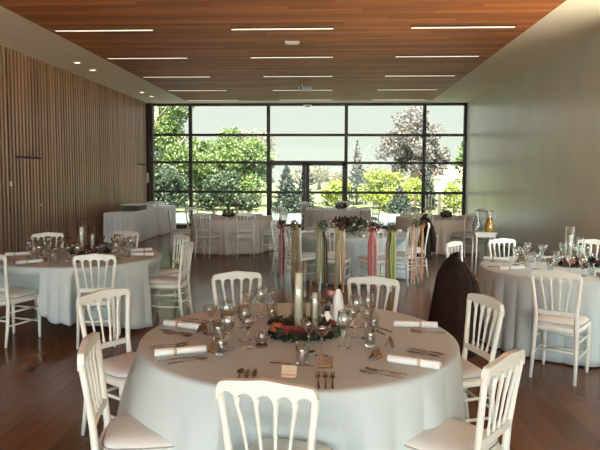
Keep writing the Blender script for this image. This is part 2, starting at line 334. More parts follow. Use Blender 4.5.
# ---------------------------------------------------------------- chairs
def bowed(x): return .0
def make_chair():
    root = empty('banquet_chair')
    py = lambda z: -.19-.055*max(0, (z-.47))/.45          # lean of the back
    # rear legs run up into the back posts
    for s in (-1, 1):
        pts = [(s*.172, -.245, 0), (s*.168, -.215, .18), (s*.160, -.19, .44), (s*.156, py(.56), .56), (s*.172, py(.72), .72), (s*.188, py(.86), .86)]
        MB().tube(pts, [.0125, .016, .019, .017, .0155, .016], 8).build('leg', M['white'], root)
    for s in (-1, 1):
        x = s*.178
        MB().lathe([(.010, 0), (.014, .03), (.016, .1), (.012, .115), (.019, .13), (.012, .145), (.0165, .16), (.019, .33), (.014, .345), (.022, .36), (.02, .44)], 8, (x, .178, 0), True).build('leg', M['white'], root)
    # crest rail with five arches
    n = 61; lo = []; hi = []
    xs_ = [-.197+.394*i/(n-1) for i in range(n)]
    feet = [-.188+.0752*k for k in range(6)]
    for x in xs_:
        k = min(4, max(0, int((x+.188)/.0752))); c = (feet[k]+feet[k+1])/2
        u = (x-c)/.0376; hgt = .875 if False else .832+.036*math.sqrt(max(0, 1-min(1, u*u*1.25)))
        a = abs(x)/.197
        top = .918-.018*a*a+.006*math.exp(-(x/.05)**2)
        if a > .9: top -= .03*((a-.9)/.1)**2; hgt = .832+(hgt-.832)*(1 if a < .96 else 1)
        off = py(.87)-.012*math.cos(x/.197*PI/2)
        lo.append((x, hgt, off)); hi.append((x, max(top, hgt+.012), off))
    MB().strip2(lo, hi, -.014, .014).build('crest_rail', M['white'], root)
    # lower back rail
    l2 = []; h2 = []
    for i in range(17):
        x = -.156+.312*i/16; o = py(.56)-.008*math.cos(x/.156*PI/2); l2.append((x, .545, o)); h2.append((x, .578, o))
    MB().strip2(l2, h2, -.011, .011).build('lower_rail', M['white'], root)
    for k in range(1, 5):
        xt = feet[k]; xb = xt*.68
        yb = py(.57)-.006; yt = py(.84)-.01
        P = [(xb, yb, .57), (xb+(xt-xb)*.1, yb+(yt-yb)*.1, .597), (xb+(xt-xb)*.18, yb+(yt-yb)*.18, .62), (xb+(xt-xb)*.6, yb+(yt-yb)*.6, .735), (xt, yt, .815), (xt, yt, .845)]
        MB().tube(P, [.0055, .0105, .006, .0085, .011, .0145], 7).build('spindle', M['white'], root)
    # seat
    def outline(w, d0, d1, grow=0., nn=28):
        o = []
        for i in range(nn):
            t = 2*PI*i/nn; c, s = math.cos(t), math.sin(t)
            e = .42
            x = math.copysign(abs(c)**e, c); y_ = math.copysign(abs(s)**e, s)
            ww = w*(1.0+.06*y_)+grow
            yy = (d1+grow)*y_ if y_ > 0 else (d0+grow)*-abs(y_)
            if y_ > .6: yy += .018*(1-abs(x))
            o.append((x*ww, yy))
        return o
    def stack(levels):
        m = MB(); nn = 28
        vs = [(p[0], p[1], z) for (o, z) in levels for p in o]
        fs = [(i*nn+j, i*nn+(j+1) % nn, (i+1)*nn+(j+1) % nn, (i+1)*nn+j) for i in range(len(levels)-1) for j in range(nn)]
        fs += [tuple(reversed(range(nn))), tuple((len(levels)-1)*nn+j for j in range(nn))]
        m.add(vs, fs); return m
    fr = stack([(outline(.178, .2, .195), .405), (outline(.19, .205, .205), .41), (outline(.19, .205, .205), .44), (outline(.182, .2, .198), .445)])
    fr.build('seat_frame', M['white'], root)
    pad = stack([(outline(.182, .165, .198), .446), (outline(.19, .17, .206), .455), (outline(.192, .172, .208), .468), (outline(.18, .165, .195), .486), (outline(.12, .11, .13), .497), (outline(.04, .04, .04), .5)]).build('seat_pad', M['pad'], root)
    o = outline(.194, .174, .21); MB().tube([(p[0], p[1], .468) for p in o]+[(o[0][0], o[0][1], .468)], .0035, 5).build('piping', M['piping'], pad)
    # stretchers
    for s in (-1, 1):
        for z in (.20, .33): MB().tube([(s*.170, -.2-.012*(.33-z)/.13, z), (s*.176, -.02, z), (s*.178, .178, z)], [.008, .011, .008], 7).build('stretcher', M['white'], root)
    for z in (.17, .30): MB().tube([(-.178, .178, z), (0, .178, z), (.178, .178, z)], [.008, .011, .008], 7).build('stretcher', M['white'], root)
    MB().tube([(-.168, -.212, .25), (0, -.212, .25), (.168, -.212, .25)], [.008, .011, .008], 7).build('stretcher', M['white'], root)
    return root
PROTO = [None]
CH = {}
def chair(key, bx, by, face, label, group):
    """bx,by: middle of the crest rail; face: heading in degrees"""
    f = rad(face); x = bx+.24*math.cos(f); y = by+.24*math.sin(f)
    if PROTO[0] is None: o = PROTO[0] = make_chair()
    else: o = copy_tree(PROTO[0])
    o.location = (x, y, 0); o.rotation_euler = (0, 0, f-PI/2)
    tag(o, label, 'chair', group); CH[key] = (x, y, f-PI/2)
    return o
G1, G2, G3, G4, G5, G6, G7 = ['chairs around the %s' % q for q in ('nearest table', 'slatted wall table', 'grey wall table', 'ribboned table', 'far table by the buffet', 'far table by the grey wall', 'last table before the window')]
chair('A', -.235, 2.13, 79, 'white arched-back chair in the front centre, back towards the viewer', G1)
chair('B', -.735, 4.55, -71, 'white arched-back chair behind the nearest table, facing the viewer, on its slatted wall side', G1)
chair('C', .325, 4.40, -106, 'white arched-back chair behind the nearest table, in front of the ribboned chairs', G1)
chair('D', -1.49, 3.75, -33, 'white chair angled beside the nearest table, standing just behind the one at the front corner', G1)
chair('E', -1.115, 2.62, 12, 'white chair seen edge-on at the front corner of the nearest table, slatted wall side', G1)
chair('F', .75, 2.51, 141, 'white chair at the front corner of the nearest table on its grey wall side', G1)
chair('G', .985, 3.74, -163, 'white chair beside the nearest table just in front of the long brown coat', G1)
chair('K1', .96, 4.58, -158, 'white chair hidden under the long brown coat', G1)
chair('H', -2.265, 5.49, 105, 'white chair with its back to the viewer at the slatted wall table', G2)
chair('I', -3.30, 5.49, 72, 'white chair cut by the picture edge at the slatted wall table', G2)
chair('J', -1.63, 6.58, 176, 'white chair in profile at the side of the slatted wall table, seat to the cloth', G2)
chair('K', -1.91, 7.39, -139, 'white chair just behind the profile chair at the slatted wall table', G2)
chair('L', -3.71, 7.48, -60, 'white chair behind glasses of the slatted wall table, before the slatted door', G2)
chair('M', -2.78, 7.80, -100, 'white chair behind the slatted wall table in front of the buffet cloth', G2)
chair('N', 2.10, 7.28, -68, 'white chair facing the viewer across the grey wall table, near the yellow carafe', G3)
chair('O', 1.83, 4.82, 56, 'white chair with its back to the viewer at the grey wall table', G3)
chair('P', 3.2, 7.26, -123, 'white chair behind the tall vases of the grey wall table', G3)
chair('Q', 1.44, 6.90, -38, 'white chair whose crest shows just above the long brown coat', G3)
chair('a', -.59, 8.74, 50, 'white chair with pink and gold ribbons at the ribboned table', G4)
chair('b', .02, 8.44, 76, 'white chair with sage and cream ribbons at the ribboned table', G4)
chair('c', .72, 8.45, 106, 'white chair with red and green ribbons at the ribboned table', G4)
chair('d', 1.28, 9.05, 145, 'white chair with blush and orange ribbons at the ribboned table', G4)
chair('d2', 1.58, 9.95, 195, 'white chair on the far side of the ribboned table towards the grey wall', G4)
chair('a2', -.95, 9.9, -12, 'white chair on the far side of the ribboned table towards the buffet', G4)
chair('c1', -2.60, 11.70, 72, 'white chair turned away at the far table near the buffet, nearer the slatted wall', G5)
chair('c2', -1.72, 11.78, 108, 'white chair turned away at the far table near the buffet, nearer the ribbons', G5)
chair('c3', -1.0, 12.5, 160, 'white chair at the side of the far table by the buffet, beside the ribbons', G5)
chair('c4', -3.5, 12.55, 20, 'white chair at the far table by the buffet, between that table and the buffet cloth', G5)
chair('c0', -3.3, 13.75, -35, 'white chair behind the far table by the buffet, under the first mullion', G5)
chair('e', -1.29, 14.1, -130, 'white chair behind the far table by the buffet, in front of the garden door', G5)
chair('r1', 2.92, 12.25, 118, 'white chair turned away at the far grey wall table, next to the yellow carafe', G6)
chair('r2', 1.93, 12.25, 66, 'white chair at the far table by the grey wall, just beyond the short brown jacket', G6)
chair('r3', 3.55, 13.9, -160, 'white chair behind the far table by the grey wall, against the plaster', G6)
chair('r4', 2.0, 14.6, -70, 'white chair behind the far table by the grey wall, facing the viewer', G6)
chair('t1', -.78, 17.2, -35, 'white chair at the last table, in front of the garden door centre post', G7)
chair('t2', .35, 17.85, -95, 'white chair behind the last table, against the window wall', G7)
chair('t3', 1.35, 17.2, -150, 'white chair at the last table, on its grey wall side', G7)

# ---------------------------------------------------------------- round tables and cloths
def round_table(cx, cy, r, label):
    t = empty('banquet_table', (cx, cy, 0)); tag(t, label, 'table', 'round banquet tables')
    MB().lathe([(0, .718), (r-.03, .718), (r-.02, .722), (r-.02, .738), (r-.03, .742), (0, .742)], 48).build('tabletop', M['tabletop'], t)
    for k in range(4):
        a = PI/4+k*PI/2; MB().tube([(.3*math.cos(a), .3*math.sin(a), 0), (.28*math.cos(a), .28*math.sin(a), .705)], .016).build('leg', M['greymetal'], t)
def cloth(cx, cy, r, label, drop, seed, chairs=(), folds=22, amp=.022, flare=.05, bulge=None, linen='cloth'):
    rr = random.Random(seed); n = 432
    ph = [rr.uniform(0, 6.28) for _ in range(6)]
    # clearance of tucked-in seats
    lim = [9.]*n
    for k in chairs:
        x, y, rz = CH[k]
        for i in range(n):
            t = 2*PI*i/n
            for q in range(40, 121):
                d = q*.01; px, py = cx+d*math.cos(t)-x, cy+d*math.sin(t)-y
                lx = px*math.cos(-rz)-py*math.sin(-rz); ly = px*math.sin(-rz)+py*math.cos(-rz)
                if abs(lx) < .235 and -.3 < ly < .25: lim[i] = min(lim[i], d-.005); break
    for _ in range(3): lim = [min(lim[i], min(lim[i-1], lim[(i+1) % n])+.02) for i in range(n)]
    vs = [(0, 0, .75)]; fs = []
    rings = [(r*q, .75) for q in (.3, .6, .85, .97)]+[(r+.0, .746), (r+.006, .738), (r+.008, .725)]
    T = [.06, .14, .24, .36, .5, .64, .78, .9, 1.]
    for (q, z) in rings:
        for i in range(n): t = 2*PI*i/n; vs.append((q*math.cos(t), q*math.sin(t), z))
    for tt in T:
        for i in range(n):
            t = 2*PI*i/n; d = drop(t)
            w = (2*abs(math.sin(folds*t/2+ph[0]+.8*math.sin(3*t+ph[1])))**.6-1.3)*.8+.35*math.cos((folds*.5)//1*t+ph[2]+math.sin(2*t+ph[3]))
            mod = .62+.38*math.sin(2*t+ph[4])
            z = .725-tt*(d-.025)
            q = r+.008+flare*tt**.8+(bulge(t)*min(1, tt*2.2) if bulge else 0)+amp*mod*w*min(1, tt*1.6)
            if lim[i] < q:
                k = min(1, max(0, (.69-z)/.19)); q = min(q, (1-k)*(r+.008)+k*min(q, lim[i]))
            vs.append((q*math.cos(t), q*math.sin(t), z))
    m = len(rings)+len(T)
    fs += [(0, 1+i, 1+(i+1) % n) for i in range(n)]
    for k in range(m-1):
        fs += [(1+k*n+i, 1+(k+1)*n+i, 1+(k+1)*n+(i+1) % n, 1+k*n+(i+1) % n) for i in range(n)]
    o = MB().add(vs, fs).build('tablecloth', M[linen]); o.location = (cx, cy, 0)
    md = o.modifiers.new('hem', 'SOLIDIFY'); md.thickness = .002; md.offset = -1
    tag(o, label, 'tablecloth', 'round tablecloths'); return o
full = lambda t: .735
def corners(a0, mid, full_=.735):
    return lambda t: min(full_, mid+(full_-mid)*1.25*abs(math.cos(2*(t-a0)))**1.1)
def hem2(t):
    k = [(-180, .45), (-145, .5), (-118, .36), (-100, .40), (-80, .55), (-62, .65), (-16, .735), (20, .62), (60, .45), (110, .7), (150, .42), (180, .45)]
    a = math.degrees(t); a = a-360 if a > 180 else a
    for (a0, v0), (a1, v1) in zip(k, k[1:]):
        if a0 <= a <= a1: u = (a-a0)/(a1-a0); u = u*u*(3-2*u); return v0+(v1-v0)*u
    return .45
T1, T2, T3, T4, T5, T6, T7 = (-.18, 3.36), (-2.87, 6.57), (2.48, 6.12), (.33, 9.67), (-2.2, 12.98), (2.4, 13.45), (.2, 16.55)
round_table(*T1, .9, 'round banquet table under the cloth nearest the viewer')
round_table(*T2, .9, 'round banquet table under the cloth near the slatted door')
round_table(*T3, .9, 'round banquet table under the cloth against the grey wall')
round_table(*T4, .92, 'round banquet table ringed by ribboned chairs')
round_table(*T5, .9, 'round banquet table near the buffet')
round_table(*T6, .9, 'round banquet table far back on the grey wall side')
round_table(*T7, .92, 'round banquet table right in front of the garden door')
cloth(*T1, .9, 'white floor-length tablecloth on the nearest round table', full, 3, 'ABCG', 28, .022, .05, lambda t: .085*min(1, max(0, (t-rad(174))/rad(16)))*min(1, max(0, (rad(258)-t)/rad(14))))
cloth(*T2, .9, 'white tablecloth with raised hem on the slatted wall table', hem2, 5, 'HIJKLM', 34, .036, .045)
cloth(*T3, .9, 'white pleated floor-length tablecloth on the grey wall table', full, 8, 'NOPQ', 36, .036, .05)
cloth(*T4, .92, 'white tablecloth of the table ringed by ribboned chairs', full, 9, ('a', 'b', 'c', 'd', 'a2', 'd2'), 20, .03, .03)
cloth(*T5, .9, 'ecru tablecloth of the far table near the buffet', full, 10, ('c1', 'c2', 'c3', 'c4', 'c0', 'e'), 34, .03, .03, None, 'lamptinted')
cloth(*T6, .9, 'ecru tablecloth of the far table on the grey wall side', full, 11, ('r1', 'r2', 'r3', 'r4'), 34, .03, .03, None, 'lamptinted')
cloth(*T7, .92, 'ecru tablecloth of the last table before the garden door', full, 12, ('t1', 't2', 't3'), 30, .03, .03, None, 'lamptinted')

# buffet tables with box-pleated cloths
def buffet(x0, x1, y0, y1, h, label):
    vs = []; per = []
    def side(ax, ay, bx, by, n):
        for i in range(n):
            u = i/n; per.append((ax+(bx-ax)*u, ay+(by-ay)*u, i, (by-ay, -(bx-ax))))
    side(x0, y0, x1, y0, 40); side(x1, y0, x1, y1, 80); side(x1, y1, x0, y1, 40); side(x0, y1, x0, y0, 80)
    n = len(per); lv = [(h, 0), (h-.012, .008), (h-.06, .25), (h*.6, .7), (h*.3, .95), (.012, 1.)]
    for z, a in lv:
        for x, y, i, (nx, ny) in per:
            l = math.hypot(nx, ny); w = .02*math.cos(i*PI*2/6.7)+.012*math.cos(i*1.7)+.016
            k = a*w if a else 0
            vs.append((x+nx/l*k, y+ny/l*k, z))
    fs = [(k*n+i, k*n+(i+1) % n, (k+1)*n+(i+1) % n, (k+1)*n+i) for k in range(len(lv)-1) for i in range(n)]
    fs.append(tuple(reversed(range(n))))
    t = empty('buffet_table', ((x0+x1)/2, (y0+y1)/2, 0)); tag(t, label+' table', 'table', 'buffet tables along the slatted wall')
    MB().box((0, 0, h-.022), (x1-x0-.02, y1-y0-.02, .03)).build('tabletop', M['tabletop'], t)
    for a in (-1, 1):
        for b in (-1, 1): MB().tube([(a*(x1-x0-.12)/2, b*(y1-y0-.12)/2, 0), (a*(x1-x0-.12)/2, b*(y1-y0-.12)/2, h-.035)], .018).build('leg', M['greymetal'], t)
    o = MB().add(vs, fs).build('tablecloth', M['runner']); tag(o, 'white pleated cloth of the '+label, 'tablecloth', 'buffet cloths')
buffet(-5.55, -4.80, 14.05, 15.95, .75, 'nearer buffet along the slatted wall')
buffet(-5.50, -4.72, 16.15, 17.6, .77, 'farther buffet close to the window wall')
t = empty('serving_crate', (-5.22, 15.38, .752)); tag(t, 'dark wooden crate with pale lid on the nearer buffet', 'crate')
c = MB()
for z in (.035, .1): 
    c.box((0, -.33, z), (.42, .02, .055)); c.box((0, .33, z), (.42, .02, .055)); c.box((-.2, 0, z), (.02, .66, .055)); c.box((.2, 0, z), (.02, .66, .055))
c.box((0, 0, .006), (.42, .66, .012)); c.build('slatted_body', M['crate'], t)
MB().box((0, 0, .145), (.5, .78, .02)).build('lid', M['runner'], t)
for yy, z, lb in ((16.4, .772, 'smaller white carton on the farther buffet, nearer the dark crate'), (17.1, .772, 'longer white carton on the farther buffet, nearer the window wall')):
    t = empty('white_carton', (-5.2, yy, z)); tag(t, lb, 'box', 'cartons on the buffets')
    MB().box((0, 0, .05), (.4, .3 if yy < 16.8 else .62, .1)).build('box_body', M['white_gloss'], t); MB().box((0, 0, .108), (.42, .32 if yy < 16.8 else .64, .016)).build('lid', M['base'], t)

# side table with carafes
sx, sy = 2.66, 10.3
t = empty('side_table', (sx, sy, 0)); tag(t, 'small white side table carrying the yellow carafe before the grey wall', 'side table')
MB().box((0, 0, .705), (.38, .34, .025)).build('tabletop', M['white'], t); MB().box((0, 0, .665), (.33, .28, .05)).build('apron', M['white'], t)
for a in (-1, 1):
    for b in (-1, 1): MB().tube([(a*.16, b*.14, 0), (a*.15, b*.13, .64)], [.012, .017]).build('leg', M['white'], t)
def carafe(x, y, z, juice, label):
    t = empty('carafe', (x, y, z)); tag(t, label, 'carafe')
    MB().lathe([(.0, .002), (.085, .002), (.092, .02), (.08, .14), (.045, .25), (.035, .3), (.052, .38)], 20).build('glass_body', M['glass'], t)
    if juice: MB().lathe([(0, .006), (.08, .006), (.086, .022), (.076, .14), (.043, .245), (0, .245)], 20).build('juice', M['juice'], t)
    MB().tube([(.05, 0, .36), (.09, 0, .33), (.1, 0, .24), (.075, 0, .17)], .008, 7).build('handle', M['glass'], t)
carafe(sx+.085, sy-.04, .718, True, 'tall glass carafe of orange juice on the small side table')
carafe(sx-.10, sy+.07, .718, False, 'empty clear carafe on the small side table')

# ---------------------------------------------------------------- coats on chairs
def coat(key, ztop, zbot, wtop, wbot, label, seed, dbot=.06):
    x, y, rz = CH[key]; rr = random.Random(seed)
    t = empty('coat', (x, y, 0), rz); tag(t, label, 'coat')
    n = 48; lv = 16; vs = []
    for k in range(lv):
        u = k/(lv-1); z = ztop-(ztop-zbot)*u
        w = wtop+(wbot-wtop)*(min(1, u*4.5)*.6+.4*u); d = .04+dbot*u**.8
        if k == 0: w *= .75; d *= .6
        yc = -.24-.0*u
        for i in range(n):
            a = 2*PI*i/n; f = 1+.07*u*math.cos(7*a+seed)+.05*u*math.cos(11*a+2*seed)
            zz = z + (0 if k < lv-1 else .02*math.cos(5*a+seed))
            vs.append((w*f*math.cos(a), yc+d*f*math.sin(a), zz))
    fs = [(k*n+i, k*n+(i+1) % n, (k+1)*n+(i+1) % n, (k+1)*n+i) for k in range(lv-1) for i in range(n)]
    fs.append(tuple(reversed(range(n))))
    MB().add(vs, fs).build('body', M['coat'], t)
    for s in (-1, 1):
        MB().tube([(s*wtop*.95, -.26, ztop-.05), (s*(wtop+(wbot-wtop)*.42), -.31, ztop-.2), (s*(wtop+(wbot-wtop)*.6), -.33, (ztop+zbot)/2), (s*(wtop+(wbot-wtop)*.72), -.33, zbot+.12)], [.03, .045, .045, .04], 10).build('sleeve', M['coat'], t)
    MB().tube([(-wtop*.8, -.24, ztop-.005), (0, -.275, ztop+.012), (wtop*.8, -.24, ztop-.005)], [.016, .024, .016], 8).build('collar', M['coat'], t)
coat('K1', 1.06, .34, .06, .27, 'long dark brown coat over a chair between the nearest and grey wall tables', 2, .13)
coat('d2', 1.02, .30, .06, .21, 'short dark brown jacket over a chair back by the ribboned table', 5)

# ---------------------------------------------------------------- ribbons on the ribboned chairs
def leaf_cloud(cx, cy, cz, rx, ry, rz, n, s, rr, mb, aspect=2.2):
    for _ in range(n):
        while True:
            p = Vector((rr.uniform(-1, 1), rr.uniform(-1, 1), rr.uniform(-1, 1)))
            if .15 < p.length < 1: break
        p = Vector((cx+p.x*rx, cy+p.y*ry, cz+p.z*rz))
        a = Vector((rr.gauss(0, 1), rr.gauss(0, 1), rr.gauss(0, 1))).normalized(); b = a.orthogonal().normalized()
        b.rotate(Matrix.Rotation(rr.uniform(0, 6.28), 3, a)); q = s*rr.uniform(.6, 1.3)
        l = a*q*aspect*.5; w = b*q*.5
        mb.add([p-l, p-l*.2+w, p+l, p-l*.2-w], [(0, 1, 2, 3)], False)
def ribbons(key, lx, cols, sprig, label, seed):
    x, y, rz = CH[key]; rr = random.Random(seed)
    t = empty('ribbon_bundle', (x+math.cos(rz)*lx+math.sin(rz)*.305, y+math.sin(rz)*lx-math.cos(rz)*.305, 0), rz)
    tag(t, label, 'ribbons', 'ribbon bundles on chair backs')
    for k, c in enumerate(cols):
        m = MB(); w = rr.uniform(.024, .036); xo = (k-(len(cols)-1)/2)*.030; yo = -.012*(k % 3); end = rr.uniform(.02, .2)
        vs = []; n = 12; p0 = rr.uniform(0, 6)
        for th in (0, -.0015):
            for i in range(n):
                u = i/(n-1); z = .91+(end-.91)*u; dx = xo*(.35+.65*min(1, u*4))+.010*math.sin(3*u+p0)*u; tw = .5*math.sin(2.4*u+p0)
                for s in (-1, 1): vs.append((dx+s*w/2*math.cos(tw), yo+th+s*w/2*math.sin(tw)*.6, z))
        fs = []
        for i in range(n-1):
            a = 2*i; fs += [(a, a+1, a+3, a+2), (2*n+a+1, 2*n+a, 2*n+a+2, 2*n+a+3), (a, a+2, 2*n+a+2, 2*n+a), (a+3, a+1, 2*n+a+1, 2*n+a+3)]
        m.add(vs, fs).build('ribbon', M['rib_'+c], t)
    b = MB()
    for s in (-1, 1): b.tube([(0, -.015, .915), (s*.05, -.02, .95), (s*.075, -.02, .91), (s*.04, -.02, .885), (0, -.015, .905)], .009, 6, flat=1.8)
    b.build('bow', M['rib_'+cols[0]], t)
    lf = MB(); leaf_cloud(0, -.02, .955, .085, .04, .075, 70, .025, rr, lf); lf.build('sprig', M[sprig], t)
ribbons('a', -.13, ['pink', 'blush', 'pink', 'wine', 'brown'], 'leaf_wine', 'pink ribbons on the chair nearest the buffet side', 1)
ribbons('a', .15, ['gold', 'gold', 'cream', 'gold', 'sage'], 'leaf_olive', 'gold ribbons beside the pink ribbons on a white chair', 2)
ribbons('b', -.13, ['sage', 'cream', 'sage', 'sage', 'olive', 'wine'], 'leaf_olive', 'sage green ribbons with dark leaves on a white chair', 3)
ribbons('b', .14, ['gold', 'cream', 'cream', 'gold', 'blush'], 'leaf_wine', 'cream ribbons beside the sage ribbons on a white chair', 4)
ribbons('c', -.14, ['red', 'red', 'pink', 'red', 'blush'], 'leaf_wine', 'red ribbons on a white chair behind the nearest table', 5)
ribbons('c', .14, ['brown', 'olive', 'green', 'green', 'sage'], 'leaf_olive', 'bright green ribbons beside the red ribbons', 6)
ribbons('d', -.12, ['blush', 'pink', 'brown', 'gold', 'blush'], 'leaf_olive', 'blush pink ribbons next to the short brown jacket', 7)
ribbons('d', .12, ['orange', 'brown', 'orange', 'blush', 'grey'], 'leaf_wine', 'orange and brown ribbons next to the short brown jacket', 8)
# ---------------------------------------------------------------- tableware
ZC = .7505
PROT = {}
def proto(kind):
    if kind in PROT: return copy_tree(PROT[kind])
    if kind == 'coupe':
        t = empty('coupe_glass')
        MB().lathe([(0, .001), (.034, .001), (.034, .004), (.006, .008), (.0038, .014), (.0036, .088), (.006, .096)], 20).build('stem', M['stem'], t)
        MB().lathe([(.003, .096), (.022, .114), (.038, .138), (.048, .168), (.0465, .168), (.036, .139), (.02, .116), (.0, .099)], 24).build('bowl', M['glass'], t)
    elif kind == 'wine':
        t = empty('wine_glass')
        MB().lathe([(0, .001), (.035, .001), (.035, .004), (.006, .008), (.004, .014), (.0038, .085), (.007, .094)], 20).build('stem', M['stem'], t)
        MB().lathe([(.004, .094), (.024, .104), (.038, .13), (.041, .155), (.035, .2), (.034, .2), (.039, .155), (.036, .132), (.02, .107), (.0, .098)], 24).build('bowl', M['glass'], t)
    elif kind == 'tumbler':
        t = empty('water_tumbler')
        MB().lathe([(0, .016), (.0285, .016), (.034, .11), (.0325, .11), (.027, .018)], 20).build('glass_wall', M['glass'], t)
        MB().lathe([(0, .001), (.026, .001), (.029, .006), (.0285, .016), (0, .013)], 20).build('glass_base', M['stem'], t)
    elif kind == 'napkin':
        t = empty('rolled_napkin')
        m = MB(); n = 18; prof = [(-.132, .004), (-.133, .017), (-.128, .021), (-.03, .0205), (.0, .0185), (.03, .0205), (.128, .021), (.133, .017), (.132, .004)]
        vs = []
        for xx, r_ in prof:
            for j in range(n):
                a = 2*PI*j/n; rr_ = r_*(1+.06*math.cos(3*a)+(.08 if j == 2 else 0)); vs.append((xx, rr_*math.cos(a), .022+.92*rr_*math.sin(a)))
        fs = [(i*n+j, i*n+(j+1) % n, (i+1)*n+(j+1) % n, (i+1)*n+j) for i in range(len(prof)-1) for j in range(n)]+[tuple(reversed(range(n))), tuple((len(prof)-1)*n+j for j in range(n))]
        m.add(vs, fs).build('linen_roll', M['napkin'], t)
        b = MB()
        for dx in (-.004, .004): b.tube([(dx+.03, .0235*math.cos(a), .0225+.022*math.sin(a)) for a in [2*PI*i/16 for i in range(17)]], .003, 5)
        b.build('twine_band', M['twine'], t)
    elif kind == 'fork':
        t = empty('fork')
        MB().tube([(-.1, 0, .003), (-.06, 0, .004), (0, 0, .006), (.03, 0, .006)], [.0055, .005, .003, .004], 7, flat=.5).build('fork_handle', M['steel'], t)
        h = MB().tube([(.028, 0, .006), (.045, 0, .004), (.06, 0, .006)], [.004, .0125, .0105], 8, flat=.25)
        for k in (-1.5, -.5, .5, 1.5): h.tube([(.056, k*.0058, .006), (.08, k*.0058, .007), (.103, k*.0055, .011)], [.0021, .002, .0012], 5)
        h.build('tines', M['steel'], t)
    elif kind == 'knife':
        t = empty('knife')
        MB().tube([(-.11, 0, .005), (-.06, 0, .006), (0, 0, .005)], [.006, .0065, .0045], 7, flat=.6).build('knife_handle', M['steel'], t)
        MB().tube([(-.002, 0, .005), (.02, .001, .005), (.09, .002, .004), (.118, 0, .004)], [.005, .0095, .009, .002], 8, flat=.2).build('blade', M['steel'], t)
    elif kind == 'spoon':
        t = empty('spoon')
        MB().tube([(-.1, 0, .003), (-.06, 0, .004), (.0, 0, .006), (.04, 0, .006)], [.0055, .005, .003, .0035], 7, flat=.5).build('spoon_handle', M['steel'], t)
        MB().tube([(.036, 0, .006), (.05, 0, .005), (.07, 0, .004), (.09, 0, .006), (.1, 0, .008)], [.0035, .015, .02, .015, .004], 10, flat=.3).build('bowl', M['steel'], t)
    elif kind == 'card':
        t = empty('place_card')
        m = MB()
        for s in (-1, 1): m.add([(-.035, s*.024, .0), (.035, s*.024, 0), (.035, s*.001, .05), (-.035, s*.001, .05), (-.035, s*.022, 0), (.035, s*.022, 0), (.035, 0, .048), (-.035, 0, .048)], [(0, 1, 2, 3), (4, 7, 6, 5), (0, 3, 7, 4), (1, 5, 6, 2), (0, 4, 5, 1)], False)
        m.build('folded_card', M['kraft'], t)
        b = MB().tube([(-.03, -.02, .012), (0, -.021, .012), (.03, -.02, .012)], .0022, 5); b.build('string', M['twine'], t)
    PROT[kind] = t
    return t
CAT = dict(coupe='glass', wine='glass', tumbler='glass', napkin='napkin', fork='fork', knife='knife', spoon='spoon', card='place card')
def put(kind, x, y, label, group, rz=0, z=ZC):
    o = proto(kind); o.location = (x, y, z); o.rotation_euler = (0, 0, rz); tag(o, label, CAT[kind], group); return o
def place_napkin(x0, y0, x1, y1, label, group):
    return put('napkin', (x0+x1)/2, (y0+y1)/2, label, group, math.atan2(y1-y0, x1-x0))
# nearest table
NG = 'rolled napkins on the nearest table'
place_napkin(-.645, 2.995, -.895, 2.895, 'rolled white napkin at the front place on the slatted wall side of the nearest table', NG)
place_napkin(-.775, 3.42, -1.01, 3.51, 'rolled white napkin at the rear place on the slatted wall side of the nearest table', NG)
place_napkin(.29, 2.895, .535, 2.79, 'rolled white napkin at the front place on the grey wall side of the nearest table', NG)
place_napkin(.40, 3.585, .65, 3.57, 'rolled white napkin pointing at the long brown coat on the nearest table', NG)
place_napkin(.07, 3.80, .21, 4.03, 'rolled white napkin behind the glasses, by the chair in front of the ribbons', NG)
CG = 'cutlery on the nearest table'
def cut(kind, x0, y0, x1, y1, where): put(kind, (x0+x1)/2, (y0+y1)/2, '%s %s' % ({'fork': 'reflection-browned fork', 'knife': 'reflection-browned knife', 'spoon': 'reflection-browned spoon'}[kind], where), CG, math.atan2(y1-y0, x1-x0))
w = 'in front of the front napkin, slatted wall side of nearest table'
cut('knife', -.85, 2.83, -.66, 2.92, w); cut('spoon', -.80, 2.785, -.61, 2.88, w)
w = 'just behind the front napkin, slatted wall side of nearest table'
cut('fork', -.96, 3.02, -.77, 3.10, w); cut('fork', -.97, 3.065, -.78, 3.14, w)
w = 'just before the rear napkin, slatted wall side of nearest table'
cut('knife', -1.0, 3.40, -.81, 3.33, w); cut('spoon', -.98, 3.35, -.79, 3.28, w)
w = 'behind the rear napkin, slatted wall side of nearest table'
cut('fork', -.94, 3.64, -.76, 3.56, w); cut('fork', -.91, 3.69, -.73, 3.61, w)
w = 'in front of the front napkin, grey wall side of nearest table'
cut('fork', .37, 2.70, .17, 2.775, w); cut('fork', .34, 2.655, .14, 2.73, w)
w = 'just behind the front napkin, grey wall side of nearest table'
cut('knife', .60, 2.97, .40, 3.09, w); cut('knife', .63, 3.01, .42, 3.135, w)
w = 'just before the napkin that points at the long coat'
cut('fork', .68, 3.435, .48, 3.46, w); cut('fork', .69, 3.475, .49, 3.50, w)
w = 'beside the glasses at the end of the napkin that points at the coat'
cut('knife', .36, 3.46, .25, 3.62, w); cut('spoon', .32, 3.40, .21, 3.56, w)
w = 'at the front centre chair, grey wall side of the cream card'
cut('fork', -.045, 2.50, -.055, 2.70, w); cut('fork', -.015, 2.50, -.02, 2.70, w); cut('fork', .015, 2.50, .015, 2.70, w)
w = 'at the front centre chair, slatted wall side of the cream card'
cut('knife', -.34, 2.52, -.35, 2.73, w); cut('knife', -.375, 2.52, -.385, 2.72, w); cut('spoon', -.41, 2.525, -.42, 2.73, w)
cut('knife', -.29, 2.835, -.08, 2.80, 'lying crosswise behind the cream place card of the front centre chair')
w = 'at the place before the rear chair on the slatted wall side'
cut('fork', -.72, 4.03, -.62, 3.86, w); cut('fork', -.68, 4.06, -.58, 3.89, w)
